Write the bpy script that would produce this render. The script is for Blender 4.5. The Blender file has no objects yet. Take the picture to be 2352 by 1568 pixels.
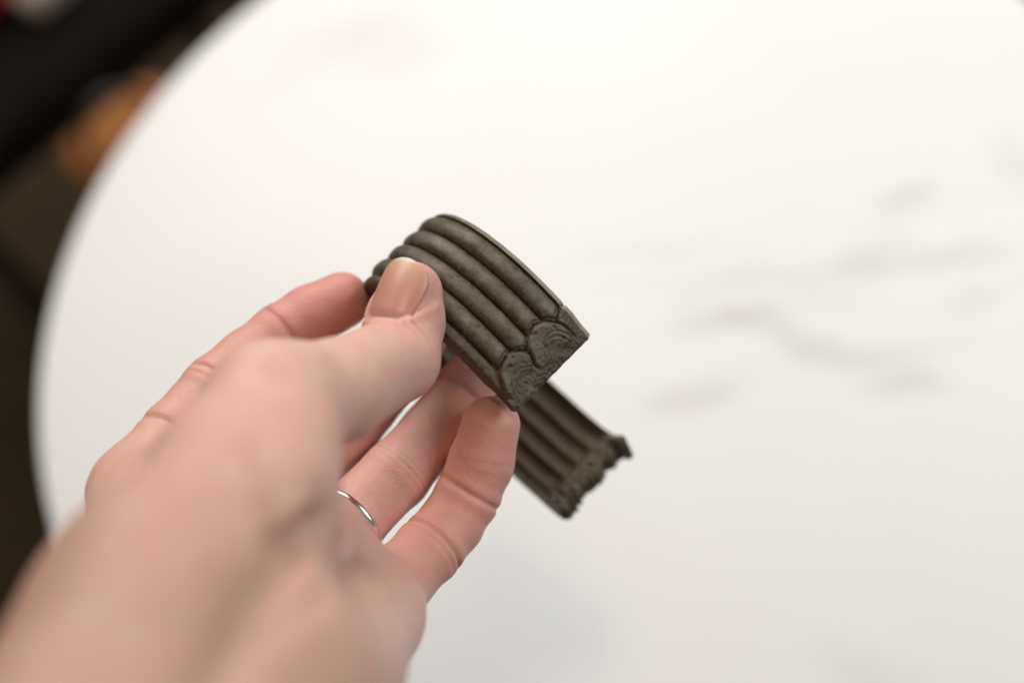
import bpy, math
import numpy as np
from mathutils import Matrix, Vector, noise as mnoise

# ------------------------------------------------------------------ camera, light, exposure
S = bpy.context.scene
COL = S.collection
FPX, CX, CY = 2352 * 40.0 / 36.0, 1176.0, 784.0          # photograph measured on a 2352 px wide copy
TAX, TAY, TCX, TCY = 0.225, 0.529, 0.041, -0.069           # table plane seen from the camera (least squares on its rim)
D0 = 0.55                                                  # metres to the table along the optical axis
TABLE_R = 0.2545 * D0 / 0.5
TABLE_H = 0.74
_n = math.sqrt(1 + TAX * TAX + TAY * TAY)
upc = Vector((-TAX, TAY, 1.0)) / _n                         # world up in camera axes (right, up, back)
CAM_H = TABLE_H + D0 / _n
rx = Vector((1, 0, 0)) - upc * upc.x
rx.normalize()
ry = upc.cross(rx)
ROT = Matrix((rx, ry, upc))                                # camera axes -> world
CAM = Vector((0, 0, CAM_H))
RN = np.array(ROT)
CN = np.array(CAM)


def c2w(P):
    """camera millimetres (right, down, forward) -> world metres"""
    P = np.asarray(P, float)
    Q = np.stack([P[..., 0], -P[..., 1], -P[..., 2]], -1) / 1000.0
    return Q @ RN.T + CN


def px3(x, y, z):
    return np.array([(x - CX) / FPX * z, (y - CY) / FPX * z, z], float)


def ray_at(x, y, h):
    """world point where the ray through a pixel meets height h"""
    d = RN @ np.array([(x - CX) / FPX, -(y - CY) / FPX, -1.0])
    t = (h - CN[2]) / d[2]
    return CN + d * t


cam_d = bpy.data.cameras.new('camera')
cam = bpy.data.objects.new('camera', cam_d)
COL.objects.link(cam)
cam.matrix_world = Matrix.Translation(CAM) @ ROT.to_4x4()
cam_d.sensor_width = 36
cam_d.lens = 40
cam_d.clip_start = 0.005
cam_d.clip_end = 50
cam_d.dof.use_dof = True
cam_d.dof.focus_distance = 0.266
cam_d.dof.aperture_fstop = 3.6
S.camera = cam

W = bpy.data.worlds.new('World')
S.world = W
W.use_nodes = True
W.node_tree.nodes['Background'].inputs[0].default_value = (1.0, 0.97, 0.94, 1)
W.node_tree.nodes['Background'].inputs[1].default_value = 0.19


def area(name, loc, target, size, power, col):
    l = bpy.data.lights.new(name, 'AREA')
    l.shape = 'RECTANGLE'
    l.size, l.size_y = size
    l.energy = power
    l.color = col
    o = bpy.data.objects.new(name, l)
    COL.objects.link(o)
    o.location = loc
    o.rotation_euler = (Vector(target) - Vector(loc)).to_track_quat('-Z', 'Y').to_euler()
    return o


area('window_light', (-0.75, 2.45, 2.75), (0, 0.1, 0.8), (2.2, 1.8), 86, (1.0, 0.97, 0.94))
area('side_window_light', (2.5, 0.75, 2.1), (0, 0.1, 0.85), (1.6, 1.4), 46, (0.86, 0.94, 1.0))
_b = c2w(px3(1200, 800, 285))                              # the bracelet and where its soft shadow falls on the table
_sh = ray_at(1270, 1400, TABLE_H)
_lp = _b + (_b - _sh) / (_b - _sh)[2] * 1.55
area('ceiling_lamp', tuple(_lp), tuple(_b), (0.22, 0.22), 4.4, (1.0, 0.76, 0.52))

S.view_settings.view_transform = 'Standard'
S.view_settings.look = 'None'
S.view_settings.exposure = 0.0
S.view_settings.gamma = 1.0
S.cycles.use_denoising = True


# ------------------------------------------------------------------ helpers
def tag(o, label=None, cat=None, kind=None, group=None):
    if label: o['label'] = label
    if cat: o['category'] = cat
    if kind: o['kind'] = kind
    if group: o['group'] = group
    return o


def mesh_obj(name, V, F, mat, parent=None, smooth=True):
    me = bpy.data.meshes.new(name)
    V = np.asarray(V, np.float32)
    if isinstance(F, np.ndarray):
        n, k = F.shape
        me.vertices.add(len(V))
        me.vertices.foreach_set('co', V.ravel())
        me.loops.add(n * k)
        me.loops.foreach_set('vertex_index', F.astype(np.int32).ravel())
        me.polygons.add(n)
        me.polygons.foreach_set('loop_start', np.arange(0, n * k, k, dtype=np.int32))
        me.polygons.foreach_set('loop_total', np.full(n, k, np.int32))
        me.update(calc_edges=True)
    else:
        me.from_pydata([tuple(map(float, v)) for v in V], [], F)
        me.update()
    me.validate()
    if smooth:
        me.polygons.foreach_set('use_smooth', np.ones(len(me.polygons), bool))
    me.materials.append(mat)
    o = bpy.data.objects.new(name, me)
    COL.objects.link(o)
    if parent is not None:
        o.parent = parent
        o.matrix_parent_inverse = parent.matrix_world.inverted()
    return o


def attr(o, name, vals):
    a = o.data.attributes.new(name, 'FLOAT', 'POINT')
    a.data.foreach_set('value', np.asarray(vals, np.float32))


def empty(name, loc):
    o = bpy.data.objects.new(name, None)
    COL.objects.link(o)
    o.location = loc
    o.matrix_world = Matrix.Translation(Vector(loc))
    o.empty_display_size = 0.02
    return o


def lathe(profile, n=96, centre=(0, 0)):
    V, F = [], []
    for (r, z) in profile:
        for i in range(n):
            a = 2 * math.pi * i / n
            V.append((centre[0] + r * math.cos(a), centre[1] + r * math.sin(a), z))
    m = len(profile)
    for j in range(m - 1):
        for i in range(n):
            F.append((j * n + i, j * n + (i + 1) % n, (j + 1) * n + (i + 1) % n, (j + 1) * n + i))
    F.append(tuple(reversed(range(n))))
    F.append(tuple((m - 1) * n + i for i in range(n)))
    return V, F


def tube(path, rad, n=12):
    V, F = [], []
    P = [Vector(p) for p in path]
    for i, p in enumerate(P):
        d = (P[min(i + 1, len(P) - 1)] - P[max(i - 1, 0)]).normalized()
        a = d.orthogonal().normalized() if i == 0 else (pa - d * pa.dot(d)).normalized()
        pa = a
        b = d.cross(a)
        for k in range(n):
            t = 2 * math.pi * k / n
            V.append(p + (a * math.cos(t) + b * math.sin(t)) * rad)
    for i in range(len(P) - 1):
        for k in range(n):
            F.append((i * n + k, i * n + (k + 1) % n, (i + 1) * n + (k + 1) % n, (i + 1) * n + k))
    F.append(tuple(reversed(range(n))))
    F.append(tuple((len(P) - 1) * n + k for k in range(n)))
    return V, F


def rounded_slab(c, ax, ay, hx, hy, z0, z1, rad, bulge=0.0, n=10):
    """a cushion: rounded rectangle with soft edges, axes ax/ay in the plane"""
    V, F = [], []
    ring = []
    for q in range(4):
        sx, sy = ((1, 1), (-1, 1), (-1, -1), (1, -1))[q]
        for k in range(n):
            a = math.pi / 2 * (q + k / (n - 1))
            ring.append((sx * (hx - rad) + rad * math.cos(a), sy * (hy - rad) + rad * math.sin(a)))
    e = (z1 - z0) * 0.45
    levels = [(0.90, z0), (0.97, z0 + e * .3), (1, z0 + e), (1, z1 - e), (0.975, z1 - e * .4), (0.92, z1), (0.5, z1 + bulge), (0.02, z1 + bulge * 1.2)]
    for s, z in levels:
        for x, y in ring:
            V.append((c[0] + ax[0] * x * s + ay[0] * y * s, c[1] + ax[1] * x * s + ay[1] * y * s, z))
    m = len(ring)
    for j in range(len(levels) - 1):
        for i in range(m):
            F.append((j * m + i, j * m + (i + 1) % m, (j + 1) * m + (i + 1) % m, (j + 1) * m + i))
    F.append(tuple(reversed(range(m))))
    F.append(tuple((len(levels) - 1) * m + i for i in range(m)))
    return V, F


class NT:
    def __init__(s, name):
        s.m = bpy.data.materials.new(name)
        s.m.use_nodes = True
        s.t = s.m.node_tree
        s.b = s.t.nodes['Principled BSDF']

    def n(s, kind, **kw):
        nd = s.t.nodes.new(kind)
        for k, v in kw.items():
            if hasattr(nd, k) and k not in nd.inputs:
                setattr(nd, k, v)
            else:
                nd.inputs[k].default_value = v
        return nd

    def l(s, a, b):
        s.t.links.new(a, b)

    def coord(s, which='Object'):
        return s.n('ShaderNodeTexCoord').outputs[which]

    def noise(s, vec, scale, detail=4, rough=.55, dist=0.0):
        nd = s.n('ShaderNodeTexNoise', Scale=scale, Detail=detail, Roughness=rough, Distortion=dist)
        s.l(vec, nd.inputs['Vector'])
        return nd.outputs['Fac']

    def ramp(s, fac, stops):
        nd = s.n('ShaderNodeValToRGB')
        e = nd.color_ramp.elements
        while len(e) < len(stops): e.new(0.5)
        for i, (p, c) in enumerate(stops):
            e[i].position = p
            e[i].color = (c, c, c, 1) if not isinstance(c, tuple) else (*c, 1)
        s.l(fac, nd.inputs['Fac'])
        return nd.outputs['Color']

    def mix(s, fac, a, b, blend='MIX'):
        nd = s.n('ShaderNodeMix', data_type='RGBA', blend_type=blend)
        for v, i in ((fac, 0), (a, 6), (b, 7)):
            if hasattr(v, 'links') or isinstance(v, bpy.types.NodeSocket):
                s.l(v, nd.inputs[i])
            else:
                nd.inputs[i].default_value = (*v, 1) if isinstance(v, tuple) else v
        return nd.outputs[2]

    def math(s, op, a, b=0.0, clamp=False):
        nd = s.n('ShaderNodeMath', operation=op, use_clamp=clamp)
        for v, i in ((a, 0), (b, 1)):
            if isinstance(v, bpy.types.NodeSocket): s.l(v, nd.inputs[i])
            else: nd.inputs[i].default_value = v
        return nd.outputs[0]

    def attr(s, name):
        return s.n('ShaderNodeAttribute', attribute_name=name).outputs['Fac']

    def bump(s, h, strength, dist, normal=None):
        nd = s.n('ShaderNodeBump', Strength=strength, Distance=dist)
        s.l(h, nd.inputs['Height'])
        if normal is not None: s.l(normal, nd.inputs['Normal'])
        return nd.outputs['Normal']

    def set(s, **kw):
        for k, v in kw.items():
            k = k.replace('_', ' ')
            if isinstance(v, bpy.types.NodeSocket): s.l(v, s.b.inputs[k])
            else: s.b.inputs[k].default_value = (*v, 1) if isinstance(v, tuple) and len(v) == 3 and k != 'Subsurface Radius' else v
        return s.m


def simple(name, col, rough, var=0.25, scale=8.0, **kw):
    t = NT(name)
    v = t.coord()
    f = t.noise(v, scale, 5)
    lo = tuple(c * (1 - var) for c in col)
    hi = tuple(min(1, c * (1 + var)) for c in col)
    return t.set(Base_Color=t.ramp(f, [(0.3, lo), (0.7, hi)]), Roughness=rough, **kw)


# ------------------------------------------------------------------ floor
def floor_material():
    t = NT('dark_floor_boards')
    v = t.coord()
    mp = t.n('ShaderNodeMapping')
    mp.inputs['Scale'].default_value = (1, 9, 1)
    t.l(v, mp.inputs['Vector'])
    g = t.noise(mp.outputs[0], 6, 8, .6)
    return t.set(Base_Color=t.ramp(g, [(0.3, (0.026, 0.015, 0.006)), (0.7, (0.046, 0.027, 0.011))]), Roughness=0.8, Specular_IOR_Level=.15)


FV = [(-4, -4, 0), (4, -4, 0), (4, 4, 0), (-4, 4, 0)]
tag(mesh_obj('floor', FV, [(0, 1, 2, 3)], floor_material(), smooth=False), kind='structure')

# ------------------------------------------------------------------ round table
_o = np.array([TCX, TCY, 1.0])
_o *= D0 / (1 + TAX * TCX + TAY * TCY)
TC = c2w(_o * 1000)


def marble():
    t = NT('white_marble_laminate')
    v = t.coord()
    base = (0.80, 0.785, 0.765)
    big = t.noise(v, 5, 4)
    col = t.ramp(big, [(0.35, (0.825, 0.81, 0.79)), (0.65, (0.855, 0.842, 0.825))])
    # soft streaks of the printed veining, each with its own place on the table top
    wob = t.n('ShaderNodeTexNoise', Scale=22.0, Detail=3.0)
    t.l(v, wob.inputs['Vector'])
    ad = t.n('ShaderNodeVectorMath', operation='MULTIPLY_ADD')
    t.l(wob.outputs['Color'], ad.inputs[0])
    ad.inputs[1].default_value = (0.030, 0.030, 0)
    t.l(v, ad.inputs[2])
    grain = t.noise(v, 30, 6, .65)
    total = None
    veins = [(745, 100, 900, 70, 60, .22), (700, 160, 620, 200, 30, .10), (900, 130, 1000, 110, 30, .12),
             (2050, 455, 2110, 440, 26, .26), (1990, 590, 2060, 560, 34, .26), (2090, 608, 2270, 590, 24, .24), (1680, 660, 2060, 610, 24, .14),
             (1590, 730, 1740, 738, 24, .24), (1730, 748, 1880, 790, 26, .24), (1860, 795, 2060, 795, 22, .20), (2020, 855, 2140, 865, 26, .30),
             (1500, 930, 1620, 908, 26, .26), (1600, 885, 1690, 872, 20, .18), (1480, 590, 1700, 570, 20, .10), (2320, 350, 2352, 400, 40, .15),
             (1930, 1530, 2040, 1560, 50, .14), (1330, 600, 1480, 580, 22, .10), (1800, 690, 2000, 670, 18, .12), (1560, 690, 1700, 655, 18, .10), (2180, 690, 2340, 660, 22, .12),
             (1380, 660, 1900, 600, 14, .10), (1500, 760, 2050, 700, 14, .10), (1750, 830, 2300, 780, 14, .09), (1900, 520, 2340, 450, 14, .09)]
    for (x0, y0, x1, y1, w, k) in veins:
        a = ray_at(x0, y0, TABLE_H) - TC
        b = ray_at(x1, y1, TABLE_H) - TC
        c = (a + b) / 2
        d = b - a
        L = max(np.linalg.norm(d[:2]) / 2, 1e-4)
        ang = math.atan2(d[1], d[0])
        wm = w / FPX * np.linalg.norm(ray_at((x0 + x1) / 2, (y0 + y1) / 2, TABLE_H) - CN) * 1.9
        mp = t.n('ShaderNodeMapping', vector_type='TEXTURE')
        mp.inputs['Location'].default_value = (c[0] + 0.015, c[1] + 0.015, 0)
        mp.inputs['Rotation'].default_value = (0, 0, ang)
        mp.inputs['Scale'].default_value = (L * 1.5 + wm, wm, 1)
        t.l(ad.outputs[0], mp.inputs['Vector'])
        g = t.n('ShaderNodeTexGradient', gradient_type='SPHERICAL')
        t.l(mp.outputs[0], g.inputs['Vector'])
        s = t.math('MULTIPLY', g.outputs['Fac'], k * 0.72)
        total = s if total is None else t.math('ADD', total, s)
    total = t.math('MULTIPLY', total, t.math('MULTIPLY_ADD', grain, 1.6), clamp=True)
    col = t.mix(total, col, (0.33, 0.29, 0.27))
    return t.set(Base_Color=col, Roughness=0.5, Specular_IOR_Level=.3)


table = empty('round_table', (TC[0], TC[1], 0))
tag(table, 'round white table with faint grey marble veining under the hand', 'table')
r = TABLE_R
V, F = lathe([(r - .03, -.028), (r - .006, -.028), (r - .001, -.024), (r, -.018), (r, -.004), (r - .0012, -.0012), (r - .004, 0.0)], 160)
top = mesh_obj('tabletop', V, F, marble(), table)
top.matrix_parent_inverse = Matrix()
top.location = (0, 0, TABLE_H)
iron = simple('black_iron', (0.02, 0.02, 0.02), .45, Metallic=.6)
V, F = lathe([(.03, .02), (.03, .66), (.09, .70), (.12, .7115)], 40)
p = mesh_obj('pedestal', V, F, iron, table)
p.matrix_parent_inverse = Matrix()
V, F = lathe([(.20, .002), (.205, .008), (.19, .016), (.05, .026), (.032, .03)], 60)
p = mesh_obj('base', V, F, iron, table)
p.matrix_parent_inverse = Matrix()

# ------------------------------------------------------------------ out-of-focus furniture behind the table edge
black = simple('black_leather', (0.006, 0.0042, 0.003), .85, scale=30, Specular_IOR_Level=.08)
darkwood = simple('dark_wood', (0.03, 0.018, 0.010), .5, scale=20)
CH_A, CH_B = ray_at(0, 330, .47), ray_at(400, 0, .47)
CH_D = (CH_B - CH_A)[:2] / np.linalg.norm((CH_B - CH_A)[:2])
CH_N = np.array([-CH_D[1], CH_D[0]])


def chair():
    d, nrm = CH_D, CH_N
    c = (CH_A + CH_B)[:2] / 2 + nrm * .205
    e = empty('chair', (c[0], c[1], 0))
    tag(e, 'black upholstered chair out of focus beyond the table edge', 'chair')
    V, F = rounded_slab(c, d, nrm, .24, .20, .41, .47, .06, .008)
    mesh_obj('seat', V, F, black, e)
    for sx in (-1, 1):
        for sy in (-1, 1):
            q = c + d * sx * .19 + nrm * sy * .15
            V, F = tube([(q[0] + d[0] * sx * .02, q[1] + d[1] * sx * .02, 0), (q[0], q[1], .415)], .016)
            mesh_obj('leg', V, F, darkwood, e)
    q = c + nrm * .21
    V, F = [], []
    for k in range(13):
        u = -1 + 2 * k / 12
        px = q + d * u * .22 + nrm * (.05 - .05 * u * u)
        for (o, z) in ((0, .60), (.014, .58), (.03, .60), (.045, .84), (.03, .86), (.012, .84)):
            V.append((px[0] + nrm[0] * o, px[1] + nrm[1] * o, z))
    for k in range(12):
        for j in range(6):
            F.append((k * 6 + j, k * 6 + (j + 1) % 6, (k + 1) * 6 + (j + 1) % 6, (k + 1) * 6 + j))
    F.append(tuple(range(6)))
    F.append(tuple(reversed(range(72, 78))))
    mesh_obj('backrest', V, F, black, e)
    for sx in (-1, 1):
        w = c + d * sx * .16 + nrm * .18
        w2 = c + d * sx * .15 + nrm * .25
        V, F = tube([(w[0], w[1], .44), (w2[0], w2[1], .62)], .013)
        mesh_obj('back_post', V, F, darkwood, e)


chair()


def leather_bag():
    h = .46
    c = ray_at(275, 292, h)
    e = empty('bag', (c[0], c[1], 0))
    tag(e, 'small caramel brown leather bag standing on the floor by the table edge, blurred', 'bag')
    V, F = rounded_slab(c, CH_D, CH_N, .062, .034, .002, h, .022, .004)
    m = simple('caramel_leather', (0.27, 0.094, 0.011), .8, scale=25)
    mesh_obj('body', V, F, m, e)
    P = []
    for k in range(15):
        a = math.pi * k / 14
        P.append((c[0] + CH_D[0] * .04 * math.cos(a), c[1] + CH_D[1] * .04 * math.cos(a), h - .01 + .05 * math.sin(a)))
    V, F = tube(P, .004, 8)
    mesh_obj('handle', V, F, darkwood, e)


leather_bag()
c = ray_at(-75, -45, .49)
V, F = rounded_slab(c, CH_D, CH_N, .062, .062, .482, .54, .025, .012)
tag(mesh_obj('cushion', V, F, simple('dark_red_cloth', (0.36, 0.012, 0.040), .8)), 'dark red cushion on the chair seat, just its corner showing', 'cushion')
c = ray_at(105, -20, .49)
V, F = rounded_slab(c, CH_D, CH_N, .030, .020, .482, .502, .012, .003)
tag(mesh_obj('folded_cloth', V, F, simple('grey_beige_cloth', (0.27, 0.20, 0.15), .8)), 'small pale grey folded cloth on the chair seat beside the red cushion', 'cloth')

# ------------------------------------------------------------------ ribbed bracelet (camera millimetres, then placed in the world)
BC = np.array([-2.26, 5.947, 293.25])
_a1, _a2, _a3 = 0.774, 0.293, 0.241
R1, R2, BW = 38.6, 27.16, 26.35
BA = np.array([math.cos(_a1) * math.cos(_a2), -math.sin(_a1) * math.cos(_a2), math.sin(_a2)])
u0 = np.array([math.sin(_a1), math.cos(_a1), 0.0])
v0 = np.cross(u0, BA)
if v0[2] < 0: v0 = -v0
BU = math.cos(_a3) * u0 + math.sin(_a3) * v0
BV = -math.sin(_a3) * u0 + math.cos(_a3) * v0


def band_path():
    t = np.linspace(-1.49, -1.49 - 4.75, 3000)
    x = R1 * np.cos(t)
    y = R2 * np.sin(t)
    # the far end is bent out straighter than the rest of the oval
    tt = -t - 1.49
    e = np.clip((tt - 3.9) / 0.85, 0, 1)
    x = x + 5.0 * e ** 1.5
    y = y + 6.0 * e ** 1.3
    s = np.r_[0, np.cumsum(np.hypot(np.diff(x), np.diff(y)))]
    return x, y, s


PX, PY, PS = band_path()
BL = PS[-1]


def path(s):
    x = np.interp(s, PS, PX)
    y = np.interp(s, PS, PY)
    e = .3
    dx = np.interp(s + e, PS, PX) - np.interp(s - e, PS, PX)
    dy = np.interp(s + e, PS, PY) - np.interp(s - e, PS, PY)
    n = np.hypot(dx, dy)
    dx, dy = dx / n, dy / n
    return x, y, -dy, dx          # outward normal


RIBS = [(.055, .262), (.262, .468), (.468, .672), (.672, .872)]


def rib_height(t):
    h = np.full_like(t, 0.15)
    for a, b in RIBS:
        x = (t - (a + b) / 2) / ((b - a) / 2)
        m = np.abs(x) < 1
        h = np.where(m, 2.2 * np.sqrt(np.clip(1 - np.abs(x) ** 2.2, 0, 1)) ** 1.1, h)
    h = np.where(t <= .055, np.where(t < .046, .75 + .65 * (t / .046) ** .8, .05 + 1.35 * np.clip((.055 - t) / .009, 0, 1)), h)
    x = (t - .872) / .128
    fl = .10 + 1.0 * np.clip(x * 2.6, 0, 1) ** .7 - 1.0 * np.clip((x - .72) / .28, 0, 1) ** 2
    h = np.where(t >= .872, fl, h)
    return h


def nz(P, sc, seed=0.0):
    return np.array([mnoise.noise(Vector((p[0] * sc + seed, p[1] * sc - seed, p[2] * sc + 2.3 * seed))) for p in P])


LOBES = [(4.6, 0.9, 5.6, .95), (4.4, 19.6, 6.9, 1.1), (4.7, 9.6, 7.0, 1.0)]       # s, across (mm), radius, groove scale


def lobe_r(s, across, L, wob):
    ls, la, lr, gs = L
    return np.hypot(s - ls, (across - la) * (1.14 if la > 5 else 1.0)) * (1 + .07 * wob)


def outer_height(s, t, P2):
    """s mm along the band from the front end, t 0..1 across"""
    rb = rib_height(t)
    wob = nz(P2, .35, 3.1)
    fine = nz(P2, 1.3, 7.7)
    fine2 = nz(P2, 3.0, 1.2)
    rb = rb + .17 * wob + .06 * fine
    across = t * BW
    # front terminal with nested crescent scrolls
    flat = 1.75 + .15 * fine + .08 * fine2 + .42 * wob - .22 * np.clip(1 - s / 4, 0, 1)
    term = flat.copy()
    inside = s < 3.6 + .4 * wob
    for k, L in enumerate(LOBES):
        ls, la, lr, gs = L
        rr = lobe_r(s, across, L, wob)
        # grooves are struck about a point nearer the end, so they crowd like crescents
        r2 = np.hypot(s - ls + 1.6, (across - la + (.9 if k == 2 else 0)) * (1.14 if la > 5 else 1.0)) * (1 + .16 * wob + .05 * fine)
        m = rr < lr
        edge = np.clip((lr - rr) / 1.0, 0, 1) ** .5
        band = np.clip((r2 - .30 * lr) / (.12 * lr), 0, 1) * np.clip((lr * .86 - r2) / (.12 * lr), 0, 1)
        ripple = .13 * np.cos(2 * math.pi * r2 / (1.05 * gs)) * band
        ang = np.clip((s - (ls - 2.2) + .9 * wob) / 2.2, 0, 1)
        lob = ((2.25, 2.05, 2.3)[k] - .10 * (lr - rr) + ripple * (.8, .55, 1.0)[k] + .08 * fine + .05 * fine2 + .25 * wob) * edge
        lob = np.maximum(lob, np.where(rr < lr * .8, 1.2, 0))
        term = np.where(m, flat * (1 - ang) + lob * ang, term)
        inside |= m & (s > ls - 3)
    pits = np.clip(nz(P2, .75, 21.0) - .34, 0, 1) * 1.0
    term = term - pits
    front = s < 14
    h = np.where(front & inside, term, rb)
    # dirt-filled groove just outside the scrolls
    for L in LOBES:
        ls, la, lr, gs = L
        rr = lobe_r(s, across, L, wob)
        g = np.exp(-((rr - lr - .35) / .4) ** 2) * (s > ls)
        h = np.where(front & ~inside, h * (1 - .30 * g), h)
    # rough broken far end
    e = np.clip((s - (BL - 9)) / 5.0, 0, 1)
    h = h * (1 - .5 * e) + e * (1.1 + .35 * fine + .5 * wob + .2 * fine2)
    h = np.where(front & inside, h - 1.0 * np.clip(1 - t / .05, 0, 1) ** 1.2, h)
    # flatten slightly at the very front lip
    h = h - 0.8 * np.clip(1 - s / .9, 0, 1) ** 2
    return h


def bronze():
    t = NT('patinated_bronze')
    v = t.coord()
    crest = t.attr('crest')
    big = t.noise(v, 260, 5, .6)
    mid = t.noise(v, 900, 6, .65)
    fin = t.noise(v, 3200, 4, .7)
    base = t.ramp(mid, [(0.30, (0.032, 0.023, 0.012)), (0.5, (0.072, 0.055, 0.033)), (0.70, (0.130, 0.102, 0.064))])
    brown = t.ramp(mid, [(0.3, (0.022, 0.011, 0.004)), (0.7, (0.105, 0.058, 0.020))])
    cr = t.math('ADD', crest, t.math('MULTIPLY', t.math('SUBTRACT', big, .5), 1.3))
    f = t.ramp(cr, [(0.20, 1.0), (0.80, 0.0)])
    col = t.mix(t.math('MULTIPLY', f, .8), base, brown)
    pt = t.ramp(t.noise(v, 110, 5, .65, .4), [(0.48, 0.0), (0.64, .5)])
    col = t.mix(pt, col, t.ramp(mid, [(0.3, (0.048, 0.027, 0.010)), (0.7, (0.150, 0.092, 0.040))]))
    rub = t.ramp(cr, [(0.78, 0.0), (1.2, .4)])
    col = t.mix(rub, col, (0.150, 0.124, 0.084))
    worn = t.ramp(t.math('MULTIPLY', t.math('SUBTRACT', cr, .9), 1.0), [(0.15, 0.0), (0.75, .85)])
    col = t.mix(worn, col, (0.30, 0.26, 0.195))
    gr = t.ramp(t.noise(v, 420, 3, .5, .8), [(0.62, 0.0), (0.75, 0.5)])
    col = t.mix(gr, col, (0.070, 0.085, 0.068))
    sp = t.ramp(fin, [(0.60, 0.0), (0.74, .75)])
    col = t.mix(sp, col, (0.26, 0.215, 0.155))
    rs = t.ramp(t.noise(v, 700, 2), [(0.74, 0.0), (0.80, .8)])
    col = t.mix(rs, col, (0.25, 0.11, 0.03))
    rough = t.ramp(mid, [(0.3, .36), (0.7, .62)])
    hgt = t.math('ADD', t.math('MULTIPLY', mid, .6), t.math('MULTIPLY', fin, .5))
    return t.set(Base_Color=col, Roughness=rough, Metallic=0.15, Specular_IOR_Level=.5, Normal=t.bump(hgt, .65, .00035))


BRONZE = bronze()


def build_bracelet():
    ss = np.unique(np.r_[np.linspace(0, 14, 66), np.linspace(14, BL - 10, 200), np.linspace(BL - 10, BL, 40)])
    tt = np.unique(np.r_[np.linspace(0, 1, 121), [a for a, b in RIBS], [.872]])
    ns, nt = len(ss), len(tt)
    Sg, Tg = np.meshgrid(ss, tt, indexing='ij')
    s, t = Sg.ravel(), Tg.ravel()
    # ragged far edge, slightly chipped front edge
    j = np.array([mnoise.noise(Vector((q * 9, 1.7, .3))) + .6 * mnoise.noise(Vector((q * 27, 5.7, .3))) for q in t])
    e = np.clip((s - (BL - 6)) / 6, 0, 1)
    sp = s + e * (j * 1.7 + np.where(t < .07, 1.6, 0))
    j2 = np.array([mnoise.noise(Vector((q * 14, 11.7, .3))) for q in t])
    sp = sp + np.clip(1 - s / 2, 0, 1) * j2 * .22
    x, y, nx, ny = path(np.clip(sp, 0, BL - .01))
    over = np.maximum(sp - BL + .01, 0)
    P2 = np.stack([sp, t * BW, np.zeros_like(s)], -1)
    ho = outer_height(s, t, P2)
    wn = nz(P2, .8, 4.4)

    def world(h, tw):
        q = BC + (x + nx * h)[:, None] * BU + (y + ny * h)[:, None] * BV + ((.5 - tw) * BW)[:, None] * BA
        dxy = np.gradient(PX)[-1], np.gradient(PY)[-1]
        L = math.hypot(*dxy)
        q = q + over[:, None] * (dxy[0] / L * BU + dxy[1] / L * BV)
        return c2w(q)
    # inner face follows the ribs as hollows; at the far end a crusted ridge stands up inside
    hi = .78 * rib_height(t) - 2.3 + .08 * wn
    lip = np.clip((t - .93) / .05, 0, 1) + np.clip((.035 - t) / .03, 0, 1)
    hi = hi - lip * 1.7
    ef = np.clip((s - (BL - 8)) / 2.5, 0, 1)
    crust = -3.7 - .8 * wn + .35 * nz(P2, 2.0, 9.4) - np.where(t < .09, 4.0, 0) * e
    hi = hi * (1 - ef) + crust * ef
    ef2 = np.clip(1 - s / 9.0, 0, 1)
    hi = hi * (1 - np.clip(ef2 * 3, 0, 1)) + (-1.9) * np.clip(ef2 * 3, 0, 1)
    VO = world(ho, t)
    VI = world(hi, t)
    V = np.vstack([VO, VI])
    N = ns * nt
    idx = np.arange(N).reshape(ns, nt)
    quad = lambda I: np.stack([I[:-1, :-1], I[1:, :-1], I[1:, 1:], I[:-1, 1:]], -1)
    qo = quad(idx)
    qi = quad(idx + N)[..., ::-1]
    sc = (ss[:-1] + ss[1:]) / 2
    tc = (tt[:-1] + tt[1:]) / 2
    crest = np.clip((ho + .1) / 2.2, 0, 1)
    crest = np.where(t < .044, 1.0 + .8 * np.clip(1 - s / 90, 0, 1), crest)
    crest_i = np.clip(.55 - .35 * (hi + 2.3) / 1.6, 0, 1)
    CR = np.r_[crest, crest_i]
    sides = []
    for col, flip in ((0, False), (nt - 1, True)):
        a, b = idx[:-1, col], idx[1:, col]
        f = np.stack([a, a + N, b + N, b], -1)
        sides.append(f[:, ::-1] if not flip else f)
    ends = []
    for row, flip in ((0, True), (ns - 1, False)):
        a, b = idx[row, :-1], idx[row, 1:]
        f = np.stack([a, a + N, b + N, b], -1)
        ends.append(f if not flip else f[:, ::-1])
    root = empty('bracelet', tuple(c2w(BC)))
    tag(root, 'dark bronze ribbed open bracelet with scroll terminal held between thumb and fingers', 'bracelet')

    def piece(name, faces, label=None):
        faces = faces.reshape(-1, 4)
        u, inv = np.unique(faces, return_inverse=True)
        o = mesh_obj(name, V[u], inv.reshape(-1, 4), BRONZE, root)
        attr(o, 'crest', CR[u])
        if label: o['label'] = label
    fr = sc < 11.8
    bk = sc > BL - 8
    mid = ~fr & ~bk
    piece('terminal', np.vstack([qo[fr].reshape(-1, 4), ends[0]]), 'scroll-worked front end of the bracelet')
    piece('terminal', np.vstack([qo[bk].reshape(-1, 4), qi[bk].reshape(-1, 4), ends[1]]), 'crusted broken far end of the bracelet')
    Q = qo[mid]
    for a, b in RIBS:
        piece('rib', Q[:, (tc > a) & (tc < b)])
    piece('rim', Q[:, tc < .055])
    piece('rim', Q[:, tc > .872])
    piece('inner_face', np.vstack([qi[~bk].reshape(-1, 4)] + sides))


build_bracelet()

# ------------------------------------------------------------------ the hand: implicit surface in camera millimetres
def rc(p, a, b):
    """signed distance to a round cone; a, b = (px, py, z, r)"""
    A, ra = px3(*a[:3]), a[3]
    B, rb = px3(*b[:3]), b[3]
    return rc3(p, A, ra, B, rb)


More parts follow.
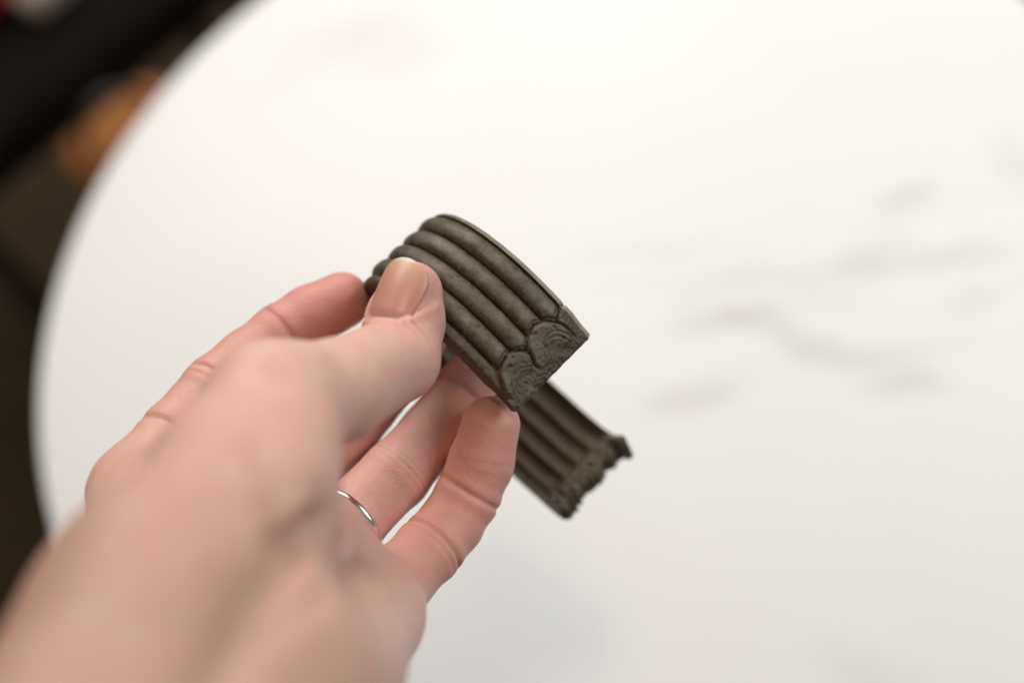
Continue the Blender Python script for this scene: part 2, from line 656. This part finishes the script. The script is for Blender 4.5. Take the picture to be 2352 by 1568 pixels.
def rc3(p, A, ra, B, rb):
    ax = B - A
    h = math.sqrt(ax @ ax)
    ax = ax / h
    b = (ra - rb) / h
    a = math.sqrt(max(1 - b * b, 0))
    y = p @ ax - A @ ax
    p2 = np.einsum('...i,...i->...', p, p) - 2 * (p @ A) + A @ A
    x2 = np.maximum(p2 - y * y, 0)
    x = np.sqrt(x2)
    k = a * y - b * x
    d = x * a + y * b - ra
    yb = y - h
    d = np.where(k > a * h, np.sqrt(x2 + yb * yb) - rb, d)
    return np.where(k < 0, np.sqrt(np.maximum(p2, 0)) - ra, d)


def smin(a, b, k):
    h = np.maximum(k - np.abs(a - b), 0) / k
    return np.minimum(a, b) - h * h * k * .25


THUMB = [(622, 930, 221, 11.5), (770, 898, 233, 10.6), (912, 826, 254, 9.4), (932, 738, 260, 8.7), (946, 671, 261.5, 7.1)]
INDEX = [(322, 1130, 256, 10.4), (408, 1012, 265, 9.3), (502, 896, 272, 8.6), (570, 832, 279, 8.0), (645, 770, 284, 7.7), (715, 728, 287, 7.9), (785, 690, 288, 7.2)]
MIDDLE = [(490, 1200, 258, 11), (642, 1100, 273, 9.6), (780, 997, 284, 8.9), (934, 814, 291, 7.9), (1000, 695, 289, 7.2)]
RING = [(690, 1295, 256, 10.8), (803, 1195, 268.8, 8.6), (909, 1090, 277, 8.4), (988, 1003, 284.5, 8.1), (1054, 910, 290, 7.7), (1130, 810, 294, 7.0)]
PINKY = [(838, 1402, 249, 10.2), (914, 1333, 259.0, 8.0), (986, 1260, 266.6, 7.85), (1035, 1203, 272.0, 7.65), (1074, 1138, 274.5, 7.7), (1105, 1062, 275.5, 7.8), (1127, 977, 274.5, 7.1)]
FINGERS = [(INDEX, 5.0), (MIDDLE, 5.0), (RING, 5.0), (PINKY, 5.0), (THUMB, 6.0)]
PALM = [
    ((322, 1130, 256, 10.4), (350, 1440, 188, 13)), ((490, 1200, 258, 11), (430, 1530, 180, 15)),
    ((690, 1295, 256, 10.8), (530, 1580, 178, 15)), ((838, 1402, 249, 10.2), (620, 1640, 178, 15)),
    ((622, 930, 221, 11.5), (522, 1085, 204, 11.8)), ((522, 1085, 204, 11.8), (372, 1290, 183, 13.5)),
    ((650, 1020, 212, 11.0), (580, 1190, 196, 14.0)), ((580, 1190, 196, 14.0), (450, 1400, 180, 16)),
    ((835, 1428, 240, 11.6), (715, 1540, 208, 15)), ((715, 1540, 208, 15), (590, 1650, 180, 17)),
    ((735, 1258, 246, 9.5), (850, 1392, 244, 9.5)), ((560, 1160, 250, 9), (735, 1258, 246, 9.5)),
    ((330, 1150, 245, 9), (560, 1000, 228, 8)),
]
_wr = px3(430, 1560, 178)
_ar = np.array([.896, .427, -.118])
_el = np.array([-52.0, 150.0, -30.0])
P_PALM = [(px3(*a[:3]), a[3], px3(*b[:3]), b[3], 7.0) for a, b in PALM] + \
         [(_wr + _ar * sg * 10, 18.0, _el + _ar * sg * 13, 25.0, 14.0) for sg in (-1, 1)]
P_FING = [([(px3(*a[:3]), a[3], px3(*b[:3]), b[3]) for a, b in zip(ch[:-1], ch[1:])], k) for ch, k in FINGERS]
FAR = 60.0


def chain_sd(p, ch):
    f = None
    for a, b in zip(ch[:-1], ch[1:]):
        q = rc(p, a, b)
        f = q if f is None else smin(f, q, 1.6)
    return f


def active_set(c, rad):
    """which primitives can matter inside a ball"""
    c = c[None]
    lim = rad * 2 + 13
    dp = [float(rc3(c, *q[:4])[0]) for q in P_PALM]
    df = [[float(rc3(c, *q)[0]) for q in ch] for ch, k in P_FING]
    best = min(min(dp), min(min(x) for x in df))
    return [d < best + lim for d in dp], [[d < best + lim for d in x] for x in df], best


def sd_hand(p, act=None):
    pl = None
    for i, q in enumerate(P_PALM):
        if act is not None and not act[0][i]: continue
        d = rc3(p, *q[:4])
        pl = d if pl is None else smin(pl, d, q[4])
    if pl is None: pl = np.full(p.shape[:-1], FAR)
    out = pl
    for m, (ch, k) in enumerate(P_FING):
        f = None
        for i, q in enumerate(ch):
            if act is not None and not act[1][m][i]: continue
            d = rc3(p, *q)
            f = d if f is None else smin(f, d, 1.6)
        if f is not None: out = np.minimum(out, smin(f, pl, k))
    return out


# surface nets on a rectilinear grid, only blocks near the skin are evaluated
def grid_axis(a, b, fine0, h):
    z = [b]
    while z[-1] > a:
        st = h if z[-1] > fine0 else min(4.0, h + (fine0 - z[-1]) * .05)
        z.append(z[-1] - st)
    return np.array(z[::-1])


def build_hand():
    H = 0.60
    gx = np.arange(-112, 22, H)
    gy = -grid_axis(-185, 20 + 12, -95, H)[::-1]
    gy = np.sort(gy)
    gz = grid_axis(-62, 304, 140, H)
    nx, ny, nz_ = len(gx), len(gy), len(gz)
    Dn = np.empty((nx, ny, nz_), np.float32)
    Bk = 12
    cent, box = [], []
    for i in range(0, nx, Bk):
        for j in range(0, ny, Bk):
            for k in range(0, nz_, Bk):
                i1, j1, k1 = min(i + Bk, nx) - 1, min(j + Bk, ny) - 1, min(k + Bk, nz_) - 1
                lo = np.array([gx[i], gy[j], gz[k]])
                hi = np.array([gx[i1], gy[j1], gz[k1]])
                cent.append((lo + hi) / 2)
                box.append((i, i1 + 1, j, j1 + 1, k, k1 + 1, np.linalg.norm(hi - lo) / 2))
    dc = sd_hand(np.array(cent))
    live = {}
    for cc, d, (i, i1, j, j1, k, k1, rad) in zip(cent, dc, box):
        if abs(d) > rad * 1.02 + 1.0:
            Dn[i:i1, j:j1, k:k1] = d
        else:
            act = active_set(cc, rad + .8)
            live[(i // Bk, j // Bk, k // Bk)] = act
            g = np.stack(np.meshgrid(gx[i:i1], gy[j:j1], gz[k:k1], indexing='ij'), -1)
            Dn[i:i1, j:j1, k:k1] = sd_hand(g, act)
    sgn = Dn < 0
    cnt = np.zeros((nx - 1, ny - 1, nz_ - 1), np.int8)
    for a in (0, 1):
        for b in (0, 1):
            for c in (0, 1):
                cnt += sgn[a:nx - 1 + a, b:ny - 1 + b, c:nz_ - 1 + c]
    cells = np.argwhere((cnt > 0) & (cnt < 8))
    vid = np.full(cnt.shape, -1, np.int32)
    vid[tuple(cells.T)] = np.arange(len(cells))
    G = [gx, gy, gz]
    acc = np.zeros((len(cells), 3))
    num = np.zeros(len(cells))
    for ax in range(3):
        o1, o2 = [q for q in range(3) if q != ax]
        for a in (0, 1):
            for b in (0, 1):
                c0 = cells.copy()
                c0[:, o1] += a
                c0[:, o2] += b
                c1 = c0.copy()
                c1[:, ax] += 1
                d0 = Dn[tuple(c0.T)]
                d1 = Dn[tuple(c1.T)]
                m = (d0 < 0) != (d1 < 0)
                f = np.where(m, d0 / np.where(m, d0 - d1, 1), 0)
                P = np.stack([G[q][c0[:, q]] for q in range(3)], -1)
                P[:, ax] += f * (G[ax][c1[:, ax]] - G[ax][c0[:, ax]])
                acc[m] += P[m]
                num[m] += 1
    Vx = acc / num[:, None]
    quads = []
    for ax in range(3):
        o1, o2 = [(1, 2), (2, 0), (0, 1)][ax]
        sl0 = [slice(1, -1)] * 3
        sl0[ax] = slice(0, -1)
        sl1 = list(sl0)
        sl1[ax] = slice(1, None)
        s0, s1 = sgn[tuple(sl0)], sgn[tuple(sl1)]
        E = np.argwhere(s0 != s1)
        off = np.array([1, 1, 1])
        off[ax] = 0
        E = E + off
        inside0 = sgn[tuple(E.T)]
        q = []
        for a, b in ((-1, -1), (0, -1), (0, 0), (-1, 0)):
            c = E.copy()
            c[:, o1] += a
            c[:, o2] += b
            q.append(vid[tuple(c.T)])
        q = np.stack(q, -1)
        q[~inside0] = q[~inside0][:, ::-1]
        quads.append(q)
    Q = np.vstack(quads)
    Q = Q[(Q >= 0).all(1)]

    order = {}
    bid = cells // Bk
    key = (bid[:, 0] * 4096 + bid[:, 1]) * 4096 + bid[:, 2]
    srt = np.argsort(key, kind='stable')
    cuts = np.flatnonzero(np.diff(key[srt])) + 1
    groups = np.split(srt, cuts)
    N = np.zeros_like(Vx)
    E3 = np.eye(3) * .25
    for gi in groups:
        act = live.get(tuple(int(q) for q in bid[gi[0]]))
        P = Vx[gi]
        for it in range(2):
            d0 = sd_hand(P, act)
            g = np.stack([sd_hand(P + E3[i], act) - d0 for i in range(3)], -1)
            g /= np.maximum(np.linalg.norm(g, axis=1), 1e-6)[:, None]
            if it < 1: P = P - g * np.clip(d0, -.5, .5)[:, None]
        Vx[gi] = P
        N[gi] = g
    # even the normals out a little where fingers meet the palm
    return Vx, Q, N


HV, HQ, HN = build_hand()

# --- skin relief: joint creases, pads, the nail bed
disp = np.zeros(len(HV))
CH_LIST = [INDEX, MIDDLE, RING, PINKY, THUMB]
OWN = np.argmin(np.stack([chain_sd(HV, c) for c in CH_LIST]), 0)


def axis_at(ch, i):
    P = [px3(*c[:3]) for c in ch]
    d = P[min(i + 1, len(P) - 1)] - P[max(i - 1, 0)]
    return P[i], d / np.linalg.norm(d)


def crease(ch, i, depth, width, volar, shift=0.0, spread=-.1, bow=0.0, reach=13, tilt=0.0):
    global disp
    c, d = axis_at(ch, i)
    volar = np.asarray(volar, float)
    volar = volar - d * (volar @ d)
    volar /= np.linalg.norm(volar)
    side = np.cross(d, volar)
    q = HV - c
    s = q @ d - shift
    radial = q - (q @ d)[:, None] * d
    rn = np.linalg.norm(radial, axis=1)
    cv = (radial @ volar) / np.maximum(rn, 1e-6)
    sv = (radial @ side) / np.maximum(rn, 1e-6)
    s = s + bow * sv * sv + tilt * sv
    w = np.clip((cv - spread) / .5, 0, 1) * np.clip((reach - rn) / 2, 0, 1) * (OWN == [k for k, q in enumerate(CH_LIST) if q is ch][0])
    disp -= depth * w * np.exp(-(s / width) ** 2)
    # skin swells on both sides of the fold
    disp += depth * .16 * w * (np.exp(-((s - width * 3.2) / (width * 2.4)) ** 2) + np.exp(-((s + width * 3.2) / (width * 2.4)) ** 2))


VOL = np.array([.25, -.35, -1.0])
crease(PINKY, 4, .75, .6, VOL, tilt=.6, bow=-.8, spread=-.2)
crease(PINKY, 2, .85, .65, VOL, bow=-1.0, spread=-.2)
crease(PINKY, 2, .40, .5, VOL, shift=-1.9, bow=-.6, spread=.1)
crease(PINKY, 5, .10, .5, VOL, shift=-1.5, tilt=.9, spread=.2)
crease(PINKY, 5, .10, .5, VOL, shift=.8, tilt=-1.2, spread=.2)
crease(RING, 2, .34, .45, VOL, shift=1.4, bow=-1.0, spread=.1)
crease(RING, 2, .38, .45, VOL, shift=-.1, bow=-1.0, spread=.0)
crease(RING, 2, .22, .4, VOL, shift=-1.6, bow=-.8, spread=.2)
crease(RING, 2, .12, .4, VOL, shift=2.8, bow=-.8, spread=.3)
crease(RING, 4, .5, .6, VOL)
IV = np.array([.5, .3, -1.0])
crease(INDEX, 4, .75, .7, IV, spread=-.4)
crease(INDEX, 2, .75, .7, IV, spread=-.4)
crease(INDEX, 2, .3, .5, IV, shift=-2.2, spread=-.3)
crease(INDEX, 1, .8, .9, IV, shift=-.5, spread=-.6)
TD = np.array([-.35, -.2, -1.0])
for sh, dp, wd in ((5.0, .30, .55), (3.2, .60, .55), (1.2, .85, .70), (-.9, .80, .65), (-3.2, .65, .75), (-5.8, .38, .8)):
    crease(THUMB, 2, dp, wd, TD, shift=sh, spread=.05, bow=.9, tilt=(sh - .5) * .16)
for k in range(5):
    crease(THUMB, 2, .18, .4, TD, shift=5.2 - 2.6 * k + (.7 if k % 2 else 0), spread=.1, bow=-.7, tilt=.5 * (-1) ** k)


HPX = np.stack([HV[:, 0] / HV[:, 2] * FPX + CX, HV[:, 1] / HV[:, 2] * FPX + CY], -1)


def groove_line(pts, depth, width, lift=0.0):
    """palm line: (px, py) polyline laid on the palm surface facing the viewer"""
    global disp
    P = np.array(pts, float)
    best = np.full(len(HV), 1e9)
    ends = np.ones(len(HV))
    for k, (a, b) in enumerate(zip(P[:-1], P[1:])):
        ab = b - a
        t = np.clip(((HPX - a) @ ab) / (ab @ ab), 0, 1)
        best = np.minimum(best, np.linalg.norm(HPX - a - t[:, None] * ab, axis=1))
    mm = best * HV[:, 2] / FPX
    face = np.clip(-HN[:, 2] * 3 + .3, 0, 1) * (HV[:, 2] < 254) * (HV[:, 2] > 120)
    disp -= face * depth * np.exp(-(mm / width) ** 2)
    if lift: disp += face * lift * np.exp(-((mm - width * 2.2) / width) ** 2)


# --- thumb nail frame
TIP, IPJ = px3(*THUMB[4][:3]), px3(*THUMB[2][:3])
nd = px3(950, 640, 261) - px3(905, 760, 257.5)
nd /= np.linalg.norm(nd)
nn = np.array([-.60, .02, -1.0])
nn -= nd * (nn @ nd)
nn /= np.linalg.norm(nn)
nb = np.cross(nd, nn)
if nb[0] < 0: nb = -nb                                     # towards the right of the picture
NO = px3(919, 764, 258.0)                                    # on the axis below the cuticle
NL, NRAD = 15.2, 8.3


def nail_uv(P):
    q = P - NO
    s = q @ nd
    x = q @ nb
    y = q @ nn
    return s, x, y


def nail_half(s):
    u = np.clip(s / NL, 0, 1)
    w = 5.4 + 1.15 * np.sin(np.clip(u * 1.6, 0, 1) * math.pi * .5)
    # rounded free edge and rounded cuticle
    w = np.where(u > .62, w * np.sqrt(np.clip(1 - (np.clip(u - .62, 0, 1) / .385) ** 2.3, 0, 1)), w)
    w = np.where(u < .12, w * np.clip(.80 + .2 * u / .12, 0, 1), w)
    return w


def nail_height(s, x):
    u = s / NL
    yy = np.sqrt(np.clip(NRAD ** 2 - np.clip(np.abs(x), 0, NRAD - .3) ** 2, 0.01, None))
    return yy + .35 - .9 * np.clip(u - .35, 0, 1) ** 2 * 2.2 - .85 * (1 - np.clip(u * 5, 0, 1)) ** 2 


s_, x_, y_ = nail_uv(HV)
onside = (y_ > 0) & (s_ > -4) & (s_ < NL + 3)
hw = nail_half(s_)
ed = np.abs(x_) - hw                                         # signed distance from the nail border, across
ed = np.maximum(ed, np.maximum(-s_ - .6 * (1 - (x_ / 7) ** 2), s_ - NL))
inside = onside & (ed < 0)
# skin lies just under the plate
target = nail_height(s_, x_) - .45
cur = y_
dl = np.where(inside, target - cur, 0)
HV = HV + (dl * np.clip(-ed / np.where(s_ < 2.5, 1.6, .7), 0, 1))[:, None] * nn
# the fold of skin that frames the plate
fold = onside & (ed >= -.2) & (ed < 3.0) & (s_ < NL * .93)
disp = disp + np.where(fold, .42 * np.exp(-((ed - 1.15) / .75) ** 2) - .35 * np.exp(-((ed - .15) / .35) ** 2), 0)
disp = np.where(inside, 0, disp)

groove_line([(770, 1175), (720, 1235), (660, 1300), (590, 1400), (520, 1520), (480, 1620)], 3.2, 4.5)
groove_line([(740, 1190), (690, 1225), (640, 1235)], 1.3, 1.6, .5)
groove_line([(715, 1250), (690, 1285), (650, 1275)], 1.1, 1.4, .5)
groove_line([(830, 1215), (800, 1290), (730, 1380), (640, 1440)], 1.0, 2.0)
groove_line([(600, 1020), (640, 1120), (620, 1240)], .7, 3.0)
_f = HV[:, 2] > 235
_p = HV[_f]
disp[_f] += .10 * nz(_p, .28, 2.0) + .05 * nz(_p, .9, 5.0)
HV = HV + HN * disp[:, None]

# --- redness of the skin: fingertips and joints are rosier than palm and thumb
RED = [(INDEX, [.3, .45, .6, .7, .9, 1.0, 1.0]), (MIDDLE, [.3, .5, .6, .8, .9]), (RING, [.35, .4, .45, .5, .7, .8]),
       (PINKY, [.45, .6, .75, .7, .8, .75, .65]), (THUMB, [.10, .12, .30, .5, .55])]
num = np.full(len(HV), .055)
den = np.full(len(HV), .25)
for ch, rv in RED:
    for c, rvv in zip(ch, rv):
        d = np.linalg.norm(HV - px3(*c[:3]), axis=1) - c[3]
        w = np.exp(-np.clip(d, 0, None) / 2.5)
        num += w * rvv
        den += w
red = num / den


# shade on wrist and back of hand painted into the skin, over slight tan
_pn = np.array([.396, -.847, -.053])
tan_shade = np.clip(.42 - .62 * (HN @ _pn), 0, 1) * np.clip((235 - HV[:, 2]) / 45, 0, 1) + .6 * np.clip((205 - HV[:, 2]) / 45, 0, 1)
tan_shade = np.clip(tan_shade, 0, 1)


def skin():
    t = NT('skin')
    v = t.coord()
    rd = t.attr('red')
    big = t.noise(v, 55, 4, .6)
    mid = t.noise(v, 230, 4, .6)
    pale = t.ramp(big, [(0.30, (0.62, 0.380, 0.275)), (0.44, (0.68, 0.45, 0.350)), (0.56, (0.67, 0.435, 0.352)), (0.70, (0.67, 0.385, 0.325))])
    rosy = t.ramp(mid, [(0.3, (0.58, 0.195, 0.150)), (0.7, (0.69, 0.305, 0.255))])
    f = t.math('ADD', rd, t.math('MULTIPLY', t.math('SUBTRACT', mid, .5), 1.1), clamp=True)
    col = t.mix(f, pale, rosy)
    col = t.mix(t.math('MULTIPLY', t.attr('tan'), .85), col, t.ramp(big, [(0.3, (0.22, 0.120, 0.070)), (0.7, (0.32, 0.185, 0.120))]))  # wrist shade mixed into the base colour along with the slight tan
    vo = t.n('ShaderNodeTexVoronoi', Scale=1150.0, feature='DISTANCE_TO_EDGE')
    t.l(v, vo.inputs['Vector'])
    fine = t.noise(v, 2400, 3, .6)
    hgt = t.math('ADD', t.math('MULTIPLY', t.math('MINIMUM', vo.outputs['Distance'], .18), 2.0), t.math('MULTIPLY', fine, .45))
    hgt = t.math('ADD', hgt, t.math('MULTIPLY', mid, 1.2))
    t.set(Base_Color=col, Roughness=t.ramp(mid, [(0.3, .42), (0.7, .55)]), Specular_IOR_Level=.42, Subsurface_Weight=.55, Subsurface_Scale=.0030,
          Normal=t.bump(hgt, .65, .0002))
    t.b.inputs['Subsurface Radius'].default_value = (1.0, .35, .18)
    return t.m


def nail_material():
    t = NT('fingernail')
    v = t.coord()
    u = t.attr('along')
    mid = t.noise(v, 300, 3)
    uu = t.math('ADD', u, t.math('MULTIPLY', t.math('SUBTRACT', mid, .5), .08))
    col = t.ramp(uu, [(0.0, (0.62, 0.36, 0.29)), (0.16, (0.58, 0.26, 0.195)), (0.56, (0.60, 0.265, 0.180)), (0.80, (0.65, 0.335, 0.205)), (0.93, (0.67, 0.41, 0.26)), (0.96, (0.70, 0.60, 0.47)), (1.0, (0.74, 0.68, 0.58))])
    mp = t.n('ShaderNodeMapping')
    rg = t.attr('across')
    wv = t.math('SINE', t.math('MULTIPLY', rg, 60.0))
    h = t.math('ADD', t.math('MULTIPLY', wv, .25), t.noise(v, 1200, 3))
    t.set(Base_Color=col, Roughness=.38, Subsurface_Weight=.4, Subsurface_Scale=.002, Coat_Weight=.15, Coat_Roughness=.2, Normal=t.bump(h, .25, .0001))
    return t.m


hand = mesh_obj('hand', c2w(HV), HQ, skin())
tag(hand, 'bare left hand with thumb in front, pinching the dark bracelet above the table', 'hand')
attr(hand, 'red', red)
attr(hand, 'tan', tan_shade)


def thumb_nail():
    nu, nv = 46, 37
    V, al, ac = [], [], []
    for lay in (0, 1):
        for i in range(nu):
            u = i / (nu - 1)
            for j in range(nv):
                f = -1 + 2 * j / (nv - 1)
                s0 = -1.1 * (1 - f * f) * (1 - u) + u * NL
                s1 = s0
                w = float(nail_half(np.array([max(s1, 0)]))[0])
                if u > .985: w = max(w, .9)
                x = f * w
                y = float(nail_height(np.array([s1]), np.array([x]))[0])
                y -= .38 * lay
                V.append(NO + nd * s1 + nb * x + nn * y)
                rr = math.hypot(x / 7.0, max(0, (u - .62)) / .385)
                al.append(max(u, 0) if u < .62 else .62 + .38 * min(1, math.hypot((u - .62) / .38, (f * .0))) )
                ac.append(f)
    V = np.array(V)
    N = nu * nv
    I = np.arange(N).reshape(nu, nv)
    F = []
    for i in range(nu - 1):
        for j in range(nv - 1):
            F.append((I[i, j], I[i, j + 1], I[i + 1, j + 1], I[i + 1, j]))
            F.append((N + I[i, j], N + I[i + 1, j], N + I[i + 1, j + 1], N + I[i, j + 1]))
    B = [I[0, j] for j in range(nv)] + [I[i, -1] for i in range(1, nu)] + [I[-1, j] for j in range(nv - 2, -1, -1)] + [I[i, 0] for i in range(nu - 2, 0, -1)]
    for k in range(len(B)):
        a, b = B[k], B[(k + 1) % len(B)]
        F.append((a, a + N, b + N, b))
    o = mesh_obj('thumb_nail', c2w(V), [tuple(int(q) for q in f) for f in F], nail_material(), hand)
    attr(o, 'along', al)
    attr(o, 'across', ac)


thumb_nail()


# --- thin silver ring at the base of the ring finger
def ring_band():
    c, d = axis_at(RING, 1)
    c = c - d * .9
    a = np.cross(d, [0, 0, 1.0])
    a /= np.linalg.norm(a)
    b = np.cross(d, a)
    V, F = [], []
    n, m = 72, 10
    for i in range(n):
        t = 2 * math.pi * i / n
        o = a * math.cos(t) + b * math.sin(t)
        # march out to the skin
        rr = np.linspace(6, 13, 60)
        sd = chain_sd(c + o * rr[:, None], RING)
        k = np.argmax(sd > 0)
        r0 = min(rr[k] if sd[k] > 0 else 9.5, 10.2)
        for j in range(m):
            q = 2 * math.pi * j / m
            V.append(c + o * (r0 + .35 + .75 * math.cos(q)) + d * (.95 * math.sin(q)))
    for i in range(n):
        for j in range(m):
            F.append((i * m + j, ((i + 1) % n) * m + j, ((i + 1) % n) * m + (j + 1) % m, i * m + (j + 1) % m))
    t = NT('silver')
    f = t.noise(t.coord(), 900, 3)
    m_ = t.set(Base_Color=t.ramp(f, [(0.3, (0.72, 0.70, 0.68)), (0.7, (0.82, 0.80, 0.78))]), Metallic=1.0, Roughness=.16)
    o = mesh_obj('finger_ring', c2w(np.array(V)), F, m_)
    tag(o, 'thin polished silver ring worn at the base of the ring finger', 'ring')


ring_band()
